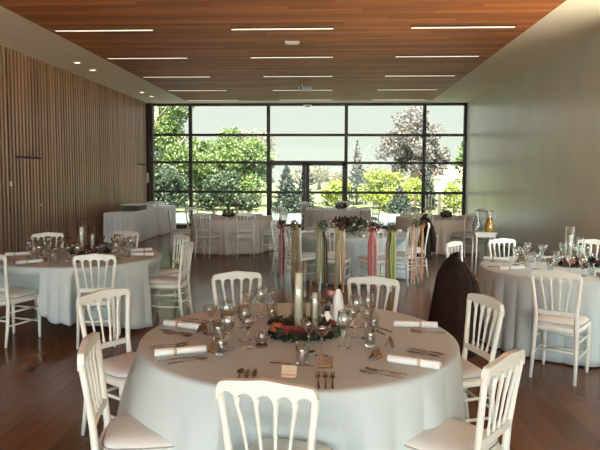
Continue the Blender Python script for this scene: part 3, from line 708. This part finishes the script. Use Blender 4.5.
KG = 'kraft place cards on the nearest table'
put('card', -.755, 3.385, 'brown kraft place card at the end of the rear napkin, slatted wall side', KG, rad(75))
put('card', -.60, 3.00, 'brown kraft place card at the end of the front napkin, slatted wall side', KG, rad(-40))
put('card', .235, 2.955, 'brown kraft place card at the end of the front napkin, grey wall side', KG, rad(60))
put('card', .325, 3.17, 'orange-brown kraft place card standing beside the tumbler, grey wall side', KG, rad(75))
put('card', -.02, 2.80, 'brown kraft place card behind the forks of the front centre chair', KG, rad(5))
put('card', -.58, 3.90, 'brown kraft place card behind the glasses on the slatted wall side', KG, rad(10))
o = put('card', -.185, 2.66, 'cream place card with orange print in front of the front centre chair', KG, rad(-8))
for ch in o.children:
    if ch.name.startswith('folded'): ch.data = ch.data.copy(); ch.data.materials[0] = M['cream_card']
    else: ch.data = ch.data.copy(); ch.data.materials[0] = M['rose_orange']
GG = 'glasses on the nearest table'
for kind, x, y, lb in [
    ('coupe', -.70, 3.35, 'coupe glass at the tip of the rear napkin, slatted wall side'), ('wine', -.605, 3.37, 'wine glass beside the coupe at the rear napkin, slatted wall side'),
    ('coupe', -.52, 3.50, 'coupe glass in the rear of the slatted wall side cluster'), ('tumbler', -.63, 3.24, 'tumbler in the middle of the slatted wall side cluster'),
    ('coupe', -.44, 3.09, 'coupe glass nearest the wire tealight holder'), ('wine', -.545, 3.06, 'wine glass in front of the slatted wall side cluster'),
    ('tumbler', -.56, 2.95, 'tumbler nearest the front napkin, slatted wall side'), ('wine', -.48, 3.24, 'wine glass nearest the flowers, slatted wall side'),
    ('coupe', -.11, 3.05, 'coupe glass in front of the flower wreath, slatted wall side of the two'), ('coupe', -.04, 2.97, 'coupe glass in front of the flower wreath, grey wall side of the two'),
    ('tumbler', -.135, 2.83, 'tumbler behind the crosswise knife of the front centre chair'),
    ('wine', .08, 3.14, 'wine glass nearest the viewer in the grey wall side cluster'), ('tumbler', .22, 3.15, 'tumbler beside the orange-brown kraft card'),
    ('wine', .16, 3.56, 'wine glass before the rear chair that faces the ribbons'), ('wine', .235, 3.63, 'wine glass closest to the napkin pointing at the coat'),
    ('coupe', .13, 3.34, 'coupe glass in the middle of the grey wall side cluster'), ('coupe', .21, 3.32, 'coupe glass above the tumbler in the grey wall side cluster'), ('tumbler', .26, 3.46, 'tumbler at the rear of the grey wall side cluster'),
    ('coupe', .03, 3.90, 'coupe glass at the far rim beside the white cone'), ('tumbler', -.03, 3.82, 'tumbler at the far rim beside the white cone'),
    ('wine', -.45, 3.78, 'wine glass before the rear chair on the slatted wall side'), ('coupe', -.53, 3.77, 'coupe glass before the rear chair on the slatted wall side'), ('coupe', -.38, 3.86, 'coupe glass nearest the tall vase at the far rim'), ('tumbler', -.37, 3.68, 'tumbler between the tall vase and rear chair')]:
    put(kind, x, y, lb, GG)
def candle_vase(x, y, r, h, label, candle=.12, z=ZC):
    t = empty('cylinder_vase', (x, y, z)); tag(t, label, 'vase')
    MB().lathe([(0, .001), (r, .001), (r, h), (r-.003, h), (r-.003, .012), (0, .012)], 28).build('glass_cylinder', M['vase'], t)
    if candle:
        c = MB().lathe([(0, .014), (r*.52, .014), (r*.52, candle-.006), (r*.44, candle), (0, candle-.006)], 20).build('candle', M['wax'], t)
        MB().tube([(0, 0, candle-.008), (.002, 0, candle+.012)], .0012, 5).build('wick', M['black'], c)
def rose(parent, x, y, z, s, m, rr):
    b = MB()
    for k in range(9):
        a0 = k*2.4+rr.uniform(-.2, .2); rr_ = s*(.25+.09*k); hh = s*(1.0-.06*k); vs = []
        for i in range(5):
            for j in range(4):
                a = a0+(i-2)*.42; u = j/3; q = rr_*(.35+.65*u**.6)+.12*s*max(0, u-.7)*3
                vs.append((x+q*math.cos(a), y+q*math.sin(a), z-s*.35+hh*u*(1-.08*abs(i-2))))
        b.add(vs, [(i*4+j, (i+1)*4+j, (i+1)*4+j+1, i*4+j+1) for i in range(4) for j in range(3)])
    b.lathe([(0, -s*.4), (s*.6, -s*.3), (s*.65, 0), (s*.3, s*.35), (0, s*.5)], 12, (x, y, z)); b.build('rose', m, parent)
def wreath(cx, cy, rx, ry, label, seed, roses, nleaf, hgt=.05, olive=True, z=ZC):
    t = empty('flower_wreath', (cx, cy, z)); tag(t, label, 'flowers'); rr = random.Random(seed)
    lf = MB(); lo = MB()
    for k in range(nleaf):
        a = rr.uniform(0, 2*PI); q = rr.uniform(.72, 1.12)
        leaf_cloud(rx*q*math.cos(a), ry*q*math.sin(a), hgt*rr.uniform(.35, 1.1), .03, .03, .02, 3, .034, rr, lf if (k % 4 or not olive) else lo, 1.9)
    for m in (lf, lo): m.v = [(p[0], p[1], max(.001, p[2])) for p in m.v]
    lf.build('foliage', M['leaf_dark'], t)
    if lo.v: lo.build('pale_foliage', M['leaf_olive'], t)
    for a, q, m, s in roses: rose(t, rx*q*math.cos(rad(a)), ry*q*math.sin(rad(a)), hgt+s*.25, s, M[m], rr)
    return t
candle_vase(-.185, 3.42, .046, .425, 'tall clear cylinder vase with a candle inside the flower wreath of the nearest table', .36)
candle_vase(-.09, 3.47, .031, .31, 'shorter clear cylinder vase beside the tall vase on the nearest table', .23)
wreath(-.155, 3.37, .175, .165, 'wreath of dark leaves and red roses at the nearest table centre', 4, [(212, 1., 'rose_orange', .05), (196, .8, 'rose_orange', .03), (240, 1., 'rose_red', .048), (256, .8, 'rose_red', .042), (268, 1.05, 'rose_dark', .044), (285, .9, 'rose_dark', .034), (330, .95, 'rose_pink', .03), (20, 1., 'rose_red', .032), (100, 1., 'rose_dark', .035), (150, 1., 'rose_orange', .032)], 150)
t = empty('small_bottle', (-.015, 3.47, ZC)); tag(t, 'small milky bottle with black cap beside the white cone', 'bottle')
MB().lathe([(0, .001), (.026, .001), (.028, .01), (.028, .085), (.014, .11), (.013, .125)], 18, (0, 0, 0)).build('bottle_body', M['white_gloss'], t); MB().lathe([(0, .122), (.017, .122), (.017, .155), (0, .157)], 16).build('cap', M['black'], t)
t = empty('white_cone', (.05, 3.56, ZC)); tag(t, 'tall white paper cone with dark foot and pink rose on the nearest table', 'table decoration')
MB().lathe([(.055, .02), (.04, .1), (.026, .2), (.012, .235), (0, .237)], 20).build('paper_cone', M['napkin'], t); MB().lathe([(0, 0), (.05, 0), (.052, .02), (.045, .03), (0, .03)], 20).build('foot', M['leaf_wine'], t)
rose(t, -.045, -.03, .215, .028, M['rose_pink'], R)
t = empty('tealight_holder', (-.37, 3.12, ZC)); tag(t, 'small rounded wire tealight holder with brown base in front of the wreath', 'tealight holder')
MB().lathe([(0, 0), (.032, 0), (.034, .006), (.03, .012), (0, .012)], 20).build('base', M['kraft'], t)
wb = MB()
for k in range(4):
    a = k*PI/4; wb.tube([(q*math.cos(a), q*math.sin(a), z_) for q, z_ in ((.024, .012), (.036, .045), (.03, .08), (0, .1), (-.03, .08), (-.036, .045), (-.024, .012))], .0014, 5)
wb.build('wire_cage', M['steel'], t); MB().lathe([(.022, .013), (.026, .04), (.024, .075), (.02, .08)], 18).build('glass_cup', M['glass'], t)

# other set tables
def dress(c, name, seed, n, ring=.56, napkins=True, kinds=('wine', 'coupe'), start=0., rim=.74):
    rr = random.Random(seed)
    for k in range(n):
        a = start+2*PI*k/n
        for q, kd in enumerate(kinds):
            aa = a+(q-.5*(len(kinds)-1))*.19+rr.uniform(-.02, .02); r_ = ring+(.05 if q % 2 else -.05)+rr.uniform(-.012, .012)
            put(kd, c[0]+r_*math.cos(aa), c[1]+r_*math.sin(aa), 'small clear %s on %s' % ({'wine': 'wine glass', 'coupe': 'coupe glass', 'tumbler': 'tumbler'}[kd], name), 'glasses on '+name)
        if napkins: 
            a2 = a+.02; put('napkin', c[0]+rim*math.cos(a2), c[1]+rim*math.sin(a2), 'rolled white napkin lying on '+name, 'napkins on '+name, a2+PI)
K3 = ('coupe', 'wine', 'tumbler', 'coupe'); K4 = ('wine', 'coupe', 'tumbler')
dress(T2, 'the slatted wall table', 21, 8, .50, False, K3, rad(25))
for x0, y0, x1, y1, lb in [(-3.26, 5.83, -3.03, 6.04, 'rolled white napkin beside the edge-cut chair on the slatted wall table'), (-3.70, 6.46, -3.46, 6.55, 'rolled white napkin under the far wall side rim of the slatted wall table'), (-2.38, 6.10, -2.55, 6.26, 'rolled white napkin behind the back-turned chair of the slatted wall table'), (-2.05, 6.60, -2.28, 6.62, 'rolled white napkin facing the profile chair on the slatted wall table'), (-2.22, 7.05, -2.38, 6.92, 'rolled white napkin nearest the buffet on the slatted wall table')]:
    place_napkin(x1, y1, x0, y0, lb, 'napkins on the slatted wall table')
put('card', -3.04, 6.04, 'brown kraft place card on the slatted wall table', 'kraft cards on side tables', rad(40))
cut('fork', -3.20, 5.78, -3.03, 5.90, 'beside the napkin at the edge-cut chair of the slatted wall table'); cut('knife', -3.33, 5.93, -3.14, 6.10, 'beside the napkin at the edge-cut chair of the slatted wall table')
wreath(-2.83, 6.72, .2, .18, 'dark wreath with an orange rose on the slatted wall table', 14, [(255, .9, 'rose_orange', .045), (300, 1., 'rose_red', .04), (200, 1., 'rose_dark', .04), (340, 1., 'rose_dark', .035), (60, 1., 'rose_red', .035), (130, 1., 'rose_dark', .04)], 110)
candle_vase(-2.96, 6.80, .048, .42, 'tall clear cylinder vase on the slatted wall table', .31); candle_vase(-2.86, 6.88, .034, .32, 'shorter clear cylinder vase on the slatted wall table', .22)
dress(T3, 'the grey wall table', 31, 8, .5, False, K3, rad(128))
for x0, y0, x1, y1, lb in [(1.70, 6.58, 1.95, 6.47, 'rolled white napkin at the tip of the grey wall table nearest the coat'), (1.68, 5.86, 1.93, 5.92, 'rolled white napkin in front of the other on the grey wall table'), (2.52, 5.36, 2.52, 5.60, 'rolled white napkin by the back-turned chair of the grey wall table')]:
    place_napkin(x1, y1, x0, y0, lb, 'napkins on the grey wall table')
cut('fork', 1.62, 6.10, 1.82, 6.12, 'between the two napkins of the grey wall table'); cut('fork', 1.62, 6.06, 1.82, 6.07, 'between the two napkins of the grey wall table'); cut('knife', 1.73, 6.42, 1.94, 6.36, 'behind the forks of the grey wall table')
put('card', 2.38, 6.45, 'upright pinkish card before the vases of the grey wall table', 'kraft cards on side tables', rad(-5))
put('card', 2.10, 6.52, 'brown kraft card behind the glasses of the grey wall table', 'kraft cards on side tables', rad(20))
wreath(2.62, 6.22, .19, .17, 'dark wreath with an orange rose on the grey wall table', 24, [(222, 1.15, 'rose_orange', .06), (250, .9, 'rose_orange', .04), (180, 1., 'rose_red', .035), (300, 1., 'rose_dark', .04), (340, 1., 'rose_dark', .04), (90, 1., 'rose_red', .04)], 130)
candle_vase(2.54, 6.34, .047, .40, 'tall clear cylinder vase on the grey wall table', .31); candle_vase(2.66, 6.36, .036, .29, 'shorter clear cylinder vase on the grey wall table', .2)
dress(T4, 'the ribboned table', 41, 8, .48, True, ('wine', 'coupe'), rad(10))
dress(T5, 'the far table near the buffet', 51, 8, .48, True, ('wine', 'coupe'), rad(0))
dress(T6, 'the far table on the grey wall side', 61, 8, .48, True, ('wine', 'coupe'), rad(15))
dress(T7, 'the last table before the garden door', 71, 8, .48, True, ('wine', 'coupe'), rad(5))
def arrangement(x, y, label, seed, w, h, mats, vase=True):
    rr = random.Random(seed); t = empty('flower_arrangement', (x, y, ZC)); tag(t, label, 'flowers')
    for k, m in enumerate(mats):
        b = MB(); leaf_cloud((k-(len(mats)-1)/2)*w*.35, 0, h*.55, w*.55, w*.4, h*.5, 130, .045, rr, b); b.v = [(p[0], p[1], max(.002, p[2])) for p in b.v]; b.build('foliage', M[m], t)
    for k in range(5): rose(t, rr.uniform(-.8, .8)*w*.7, -w*.3, h*rr.uniform(.25, .8), .035, M[rr.choice(['rose_red', 'rose_dark', 'rose_pink'])], rr)
    return t
arrangement(.30, 9.5, 'wide loose arrangement of wine and olive leaves on the ribboned table', 6, .32, .26, ['leaf_wine', 'leaf_olive', 'leaf_olive'])
arrangement(-2.28, 12.95, 'low dark red flowers on the far table near the buffet', 7, .19, .14, ['leaf_wine', 'leaf_dark'])
arrangement(2.6, 13.35, 'low dark flowers on the far table on the grey wall side', 8, .18, .14, ['leaf_dark', 'leaf_wine'])
arrangement(.3, 16.5, 'low dark flowers on the last table before the garden door', 9, .22, .15, ['leaf_dark', 'leaf_wine'])
candle_vase(-2.1, 13.1, .047, .38, 'clear cylinder vase on the far table near the buffet', .14)
candle_vase(.52, 9.62, .045, .36, 'clear cylinder vase on the ribboned table', .13)

# ---------------------------------------------------------------- garden
struct(MB().span(-40, 40, D+.12, 27, -.16, -.06).build('ground_terrace', M['paving']), 'pale terrace paving outside the window wall', 'terrace')
struct(MB().span(-80, 80, 27, 130, -.18, -.08).build('ground_lawn', M['lawn']), 'sunlit yellow green lawn beyond the terrace', 'lawn')
struct(MB().span(XR+.32, 60, YB-.3, 14, -.16, -.06).build('bounce_yard', M['forecourt']), 'unseen pale yard added to bounce sunlight in through the side glazing', 'yard')  # out of view, added as a sunlight bounce for the side glazing
struct(MB().span(-40, 60, -60, YB-.3, -.16, -.06).build('bounce_forecourt', M['forecourt']), 'unseen pale forecourt added to bounce sunlight in through the end glazing', 'forecourt')  # out of view, added as a sunlight bounce for the end glazing
def foliage(clumps, size, seed):
    g = np.random.default_rng(seed); V = []; n0 = 0
    for (c, r, n) in clumps:
        n = int(n*1.7); p = g.normal(size=(n, 3)); p /= np.linalg.norm(p, axis=1)[:, None]; p *= (.55+.45*g.random((n, 1))**.5)*(1+.18*np.sin(p[:, :1]*7+p[:, 2:]*5+c[0]))
        p = np.array(c)+p*np.array(r)
        a = g.normal(size=(n, 3)); a /= np.linalg.norm(a, axis=1)[:, None]; b = np.cross(a, g.normal(size=(n, 3))); b /= np.linalg.norm(b, axis=1)[:, None]
        s = size*.7*(.6+.8*g.random((n, 1)))
        V.append(np.stack([p-a*s, p+b*s*.55, p+a*s, p-b*s*.55], 1).reshape(-1, 3))
    V = np.concatenate(V); V[:, 2] = np.maximum(V[:, 2], -.05); k = len(V)//4
    m = MB(); m.v = V.tolist(); m.f = [(4*i, 4*i+1, 4*i+2, 4*i+3) for i in range(k)]; m.sm = [False]*k
    return m
def tree(name, x, y, clumps, m, size, label, seed, trunk=None, cat='tree', group=None):
    t = empty(name, (x, y, -.08)); tag(t, label, cat, group)
    foliage(clumps, size, seed).build('foliage', M[m], t)
    if trunk:
        h, r = trunk
        tb = MB().tube([(0, 0, 0), (.05*r, 0, h*.5), (.2*r, 0, h)], [r*1.3, r, r*.5], 9)
        g = random.Random(seed)
        for k in range(7):
            a = k*2.4; z0 = h*(.35+.08*k); tb.tube([(0, 0, z0), (h*.12*math.cos(a), h*.12*math.sin(a), z0+h*.1), (h*.26*math.cos(a), h*.26*math.sin(a), z0+h*.28)], [r*.45, r*.3, r*.12], 6)
        tb.build('trunk', M['bark'], t)
def rnd_clumps(cx, cy, cz, rx, ry, rz, k, n, r, seed):
    g = random.Random(seed); out = []
    for _ in range(k):
        while True:
            p = [g.uniform(-1, 1) for _ in range(3)]
            if sum(q*q for q in p) < 1: break
        q = r*g.uniform(.7, 1.3); out.append(((cx+p[0]*rx, cy+p[1]*ry, cz+p[2]*rz), (q, q, q*.8), n))
    return out
tree('broadleaf_tree', -9.0, 30, rnd_clumps(0, 0, 4.4, 1.9, 1.6, 2.9, 32, 300, .75, 1), 't_green', .12, 'tall light green tree behind the first window bay by the slatted wall', 1, (6, .16))
tree('dark_shrub', -8.4, 27, rnd_clumps(0, 0, 1.4, 1.9, .9, 1.4, 20, 320, .6, 2), 't_dark', .10, 'dark green shrub filling the lower first window bay', 2, (1.6, .08), 'shrub')
tree('broadleaf_tree', -6.0, 33, rnd_clumps(-.1, 0, 2.15, 2.5, 1.5, 2.0, 44, 360, .7, 3), 't_green', .12, 'broad rounded green tree filling the second window bay', 3, (3.2, .15))
tree('dark_shrub', -5.2, 29.5, rnd_clumps(0, 0, .9, 1.9, .7, .8, 18, 260, .5, 4), 't_dark', .1, 'dark green shrub in the lower second window bay', 4, (1, .07), 'shrub')
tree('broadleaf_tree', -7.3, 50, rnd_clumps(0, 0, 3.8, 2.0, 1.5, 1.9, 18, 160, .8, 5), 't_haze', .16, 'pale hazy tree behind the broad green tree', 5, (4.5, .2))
def conifer(x, y, h, r, m, label, seed, n=260):
    cl = []
    for k in range(9):
        u = k/8; cl.append(((0, 0, h*(.08+.9*u)), (r*(1-u)+.06, r*(1-u)+.06, h*.085), int(n*(1.1-u))))
    tree('conifer', x, y, cl, m, .085, label, seed, (h*.95, .06))
conifer(1.58, 36, 3.75, .8, 't_spruce', 'slim dark spruce just beside the garden door, its tip against the sky', 6)
conifer(-2.1, 27.5, 2.25, .75, 't_spruce', 'dark young conifer seen through the slatted wall side leaf of the garden door', 7, 420)
conifer(-1.35, 29, 2.0, .6, 't_spruce', 'smaller conifer seen beside the centre post of the garden door', 8)
conifer(3.25, 28, 1.25, .75, 't_spruce', 'low dark conifer below the copper tree', 9)
conifer(5.1, 31, 2.3, .4, 't_spruce', 'narrow dark conifer in front of the copper tree trunk', 19)
tree('yellow_shrub', .3, 34, rnd_clumps(0, 0, .9, .9, .6, .9, 10, 220, .45, 10), 't_yellow', .09, 'bright yellow green shrub seen through the grey wall side leaf of the garden door', 10, (.8, .05), 'shrub')
tree('yellow_shrub', 2.9, 32, rnd_clumps(0, 0, .95, .95, .7, .95, 16, 260, .5, 11), 't_yellow', .09, 'bright yellow green shrub in the fourth window bay, nearer the door', 11, (.9, .05), 'shrub')
tree('yellow_shrub', 5.1, 35.5, rnd_clumps(0, 0, .9, .9, .6, .85, 14, 260, .5, 12), 't_yellow', .09, 'bright yellow green shrub under the copper tree', 12, (.9, .05), 'shrub')
tree('yellow_shrub', 7.2, 33, rnd_clumps(0, 0, .8, .9, .6, .75, 14, 240, .45, 13), 't_yellow', .09, 'yellow green shrub in the last window bay behind the railing', 13, (.8, .05), 'shrub')
tree('copper_tree', 5.95, 42, rnd_clumps(0, 0, 3.7, 2.1, 1.9, 2.2, 46, 230, .62, 14)+[((0, 0, 6.2), (.8, .8, .6), 260), ((-2.3, 0, 3.4), (.6, .6, .5), 160)], 't_beech', .13, 'large rounded copper grey tree rising above the other trees', 14, (4.6, .32))
tree('broadleaf_tree', 9.3, 40, rnd_clumps(0, 0, 3.2, .9, .9, 1.9, 14, 220, .6, 15), 't_green', .12, 'light green tree between the copper tree and the grey wall', 15, (4, .14))
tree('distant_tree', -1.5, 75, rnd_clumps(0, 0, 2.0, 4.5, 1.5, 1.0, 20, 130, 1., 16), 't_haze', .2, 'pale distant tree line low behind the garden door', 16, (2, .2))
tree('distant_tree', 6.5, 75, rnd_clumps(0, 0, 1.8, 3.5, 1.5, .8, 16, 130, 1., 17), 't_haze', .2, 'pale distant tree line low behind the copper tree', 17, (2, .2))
hs = empty('house', (13.5, 62, -.08)); tag(hs, 'distant house with pinkish tiled roof beside the copper tree', 'house')
MB().box((0, 0, .8), (5, 5, 1.6)).build('wall', M['render_wall'], hs)
MB().add([(-2.9, -2.9, 1.55), (2.9, -2.9, 1.55), (2.9, 2.9, 1.55), (-2.9, 2.9, 1.55), (-1.6, 0, 2.75), (1.6, 0, 2.75)], [(0, 1, 5, 4), (2, 3, 4, 5), (1, 2, 5), (3, 0, 4), (3, 2, 1, 0)], False).build('roof', M['rooftile'], hs)
for k in (-1.4, 1.4): MB().box((k, -2.52, .9), (.7, .06, .7)).build('window', M['frame'], hs)
rl = empty('garden_railing', (4.9, 24, -.06)); tag(rl, 'dark vertical-bar garden railing outside the last window bay', 'railing')
m = MB(); m.box((0, 0, 1.04), (3.0, .05, .05)); m.box((0, 0, .15), (3.0, .04, .04)); m.build('rail', M['frame'], rl)
for k in range(4): MB().box((-1.5+k, 0, .52), (.07, .07, 1.04)).build('post', M['frame'], rl)
m = MB()
for k in range(24): m.box((-1.44+k*.125, 0, .6), (.022, .022, .88))
m.build('bars', M['frame'], rl)

# ---------------------------------------------------------------- daylight, camera
w = bpy.data.worlds.new('daylight'); S.world = w; w.use_nodes = True; nt = w.node_tree
bg = nt.nodes['Background']; tc = nt.nodes.new('ShaderNodeTexCoord'); sp = nt.nodes.new('ShaderNodeSeparateXYZ'); nt.links.new(tc.outputs['Generated'], sp.inputs[0])
cr = nt.nodes.new('ShaderNodeValToRGB'); cr.color_ramp.elements[0].position = .0; cr.color_ramp.elements[1].position = .6
cr.color_ramp.elements[0].color = (.90, .97, .84, 1); cr.color_ramp.elements[1].color = (.82, .93, 1.0, 1)
nt.links.new(sp.outputs['Z'], cr.inputs['Fac']); nt.links.new(cr.outputs['Color'], bg.inputs['Color'])
# the sky is brighter on the sun's side, behind the hall
mr = nt.nodes.new('ShaderNodeMapRange'); mr.inputs['From Min'].default_value = -.08; mr.inputs['From Max'].default_value = -.9; mr.inputs['To Min'].default_value = 0.80; mr.inputs['To Max'].default_value = 8.0
nt.links.new(sp.outputs['Y'], mr.inputs['Value'])
mx = nt.nodes.new('ShaderNodeMix'); mx.data_type = 'RGBA'; mx.inputs[7].default_value = (.80, .93, 1.0, 1)
mr2 = nt.nodes.new('ShaderNodeMapRange'); mr2.inputs['From Min'].default_value = .3; mr2.inputs['From Max'].default_value = -.3; nt.links.new(sp.outputs['Y'], mr2.inputs['Value'])
nt.links.new(mr2.outputs['Result'], mx.inputs[0]); nt.links.new(cr.outputs['Color'], mx.inputs[6]); nt.links.new(mx.outputs[2], bg.inputs['Color'])
# and brighter overhead than at the horizon
mz = nt.nodes.new('ShaderNodeMapRange'); mz.inputs['From Min'].default_value = .2; mz.inputs['From Max'].default_value = .6; mz.inputs['To Min'].default_value = 1.0; mz.inputs['To Max'].default_value = 3.0
nt.links.new(sp.outputs['Z'], mz.inputs['Value']); mm = nt.nodes.new('ShaderNodeMath'); mm.operation = 'MULTIPLY'
nt.links.new(mr.outputs['Result'], mm.inputs[0]); nt.links.new(mz.outputs['Result'], mm.inputs[1]); nt.links.new(mm.outputs[0], bg.inputs['Strength'])
sun = bpy.data.lights.new('sun', 'SUN'); sun.energy = 43.0; sun.angle = rad(1.5); sun.color = (1, .93, .78)
so = bpy.data.objects.new('sun', sun); COL.objects.link(so)
so.rotation_euler = Vector((.02, -.5, .85)).to_track_quat('Z', 'Y').to_euler()

f, yaw, pit, rol, h, cy = 586.32, .0523, .0683, .0041, 1.6784, 215.83
fwv = Vector((-math.sin(yaw)*math.cos(pit), math.cos(yaw)*math.cos(pit), -math.sin(pit)))
r0 = Vector((math.cos(yaw), math.sin(yaw), 0)); u0 = r0.cross(fwv); r = r0*math.cos(rol)+u0*math.sin(rol); u = r.cross(fwv)
cam = bpy.data.cameras.new('camera'); co = bpy.data.objects.new('camera', cam); COL.objects.link(co)
cam.sensor_width = 36; cam.sensor_fit = 'HORIZONTAL'; cam.lens = f/600*36; cam.shift_y = -(225-cy)/600; cam.clip_end = 500; cam.clip_start = .05
co.matrix_world = Matrix(((r.x, u.x, -fwv.x, 0), (r.y, u.y, -fwv.y, 0), (r.z, u.z, -fwv.z, h), (0, 0, 0, 1)))
S.camera = co
vs_ = S.view_settings; vs_.view_transform = 'Standard'; vs_.look = 'None'; vs_.gamma = 1; vs_.use_curve_mapping = False; vs_.exposure = 0.24
S.cycles.use_denoising = True
S.cycles.max_bounces = 10; S.cycles.transparent_max_bounces = 24; S.cycles.diffuse_bounces = 5; S.cycles.sample_clamp_indirect = 6
S.cycles.caustics_reflective = False; S.cycles.caustics_refractive = False
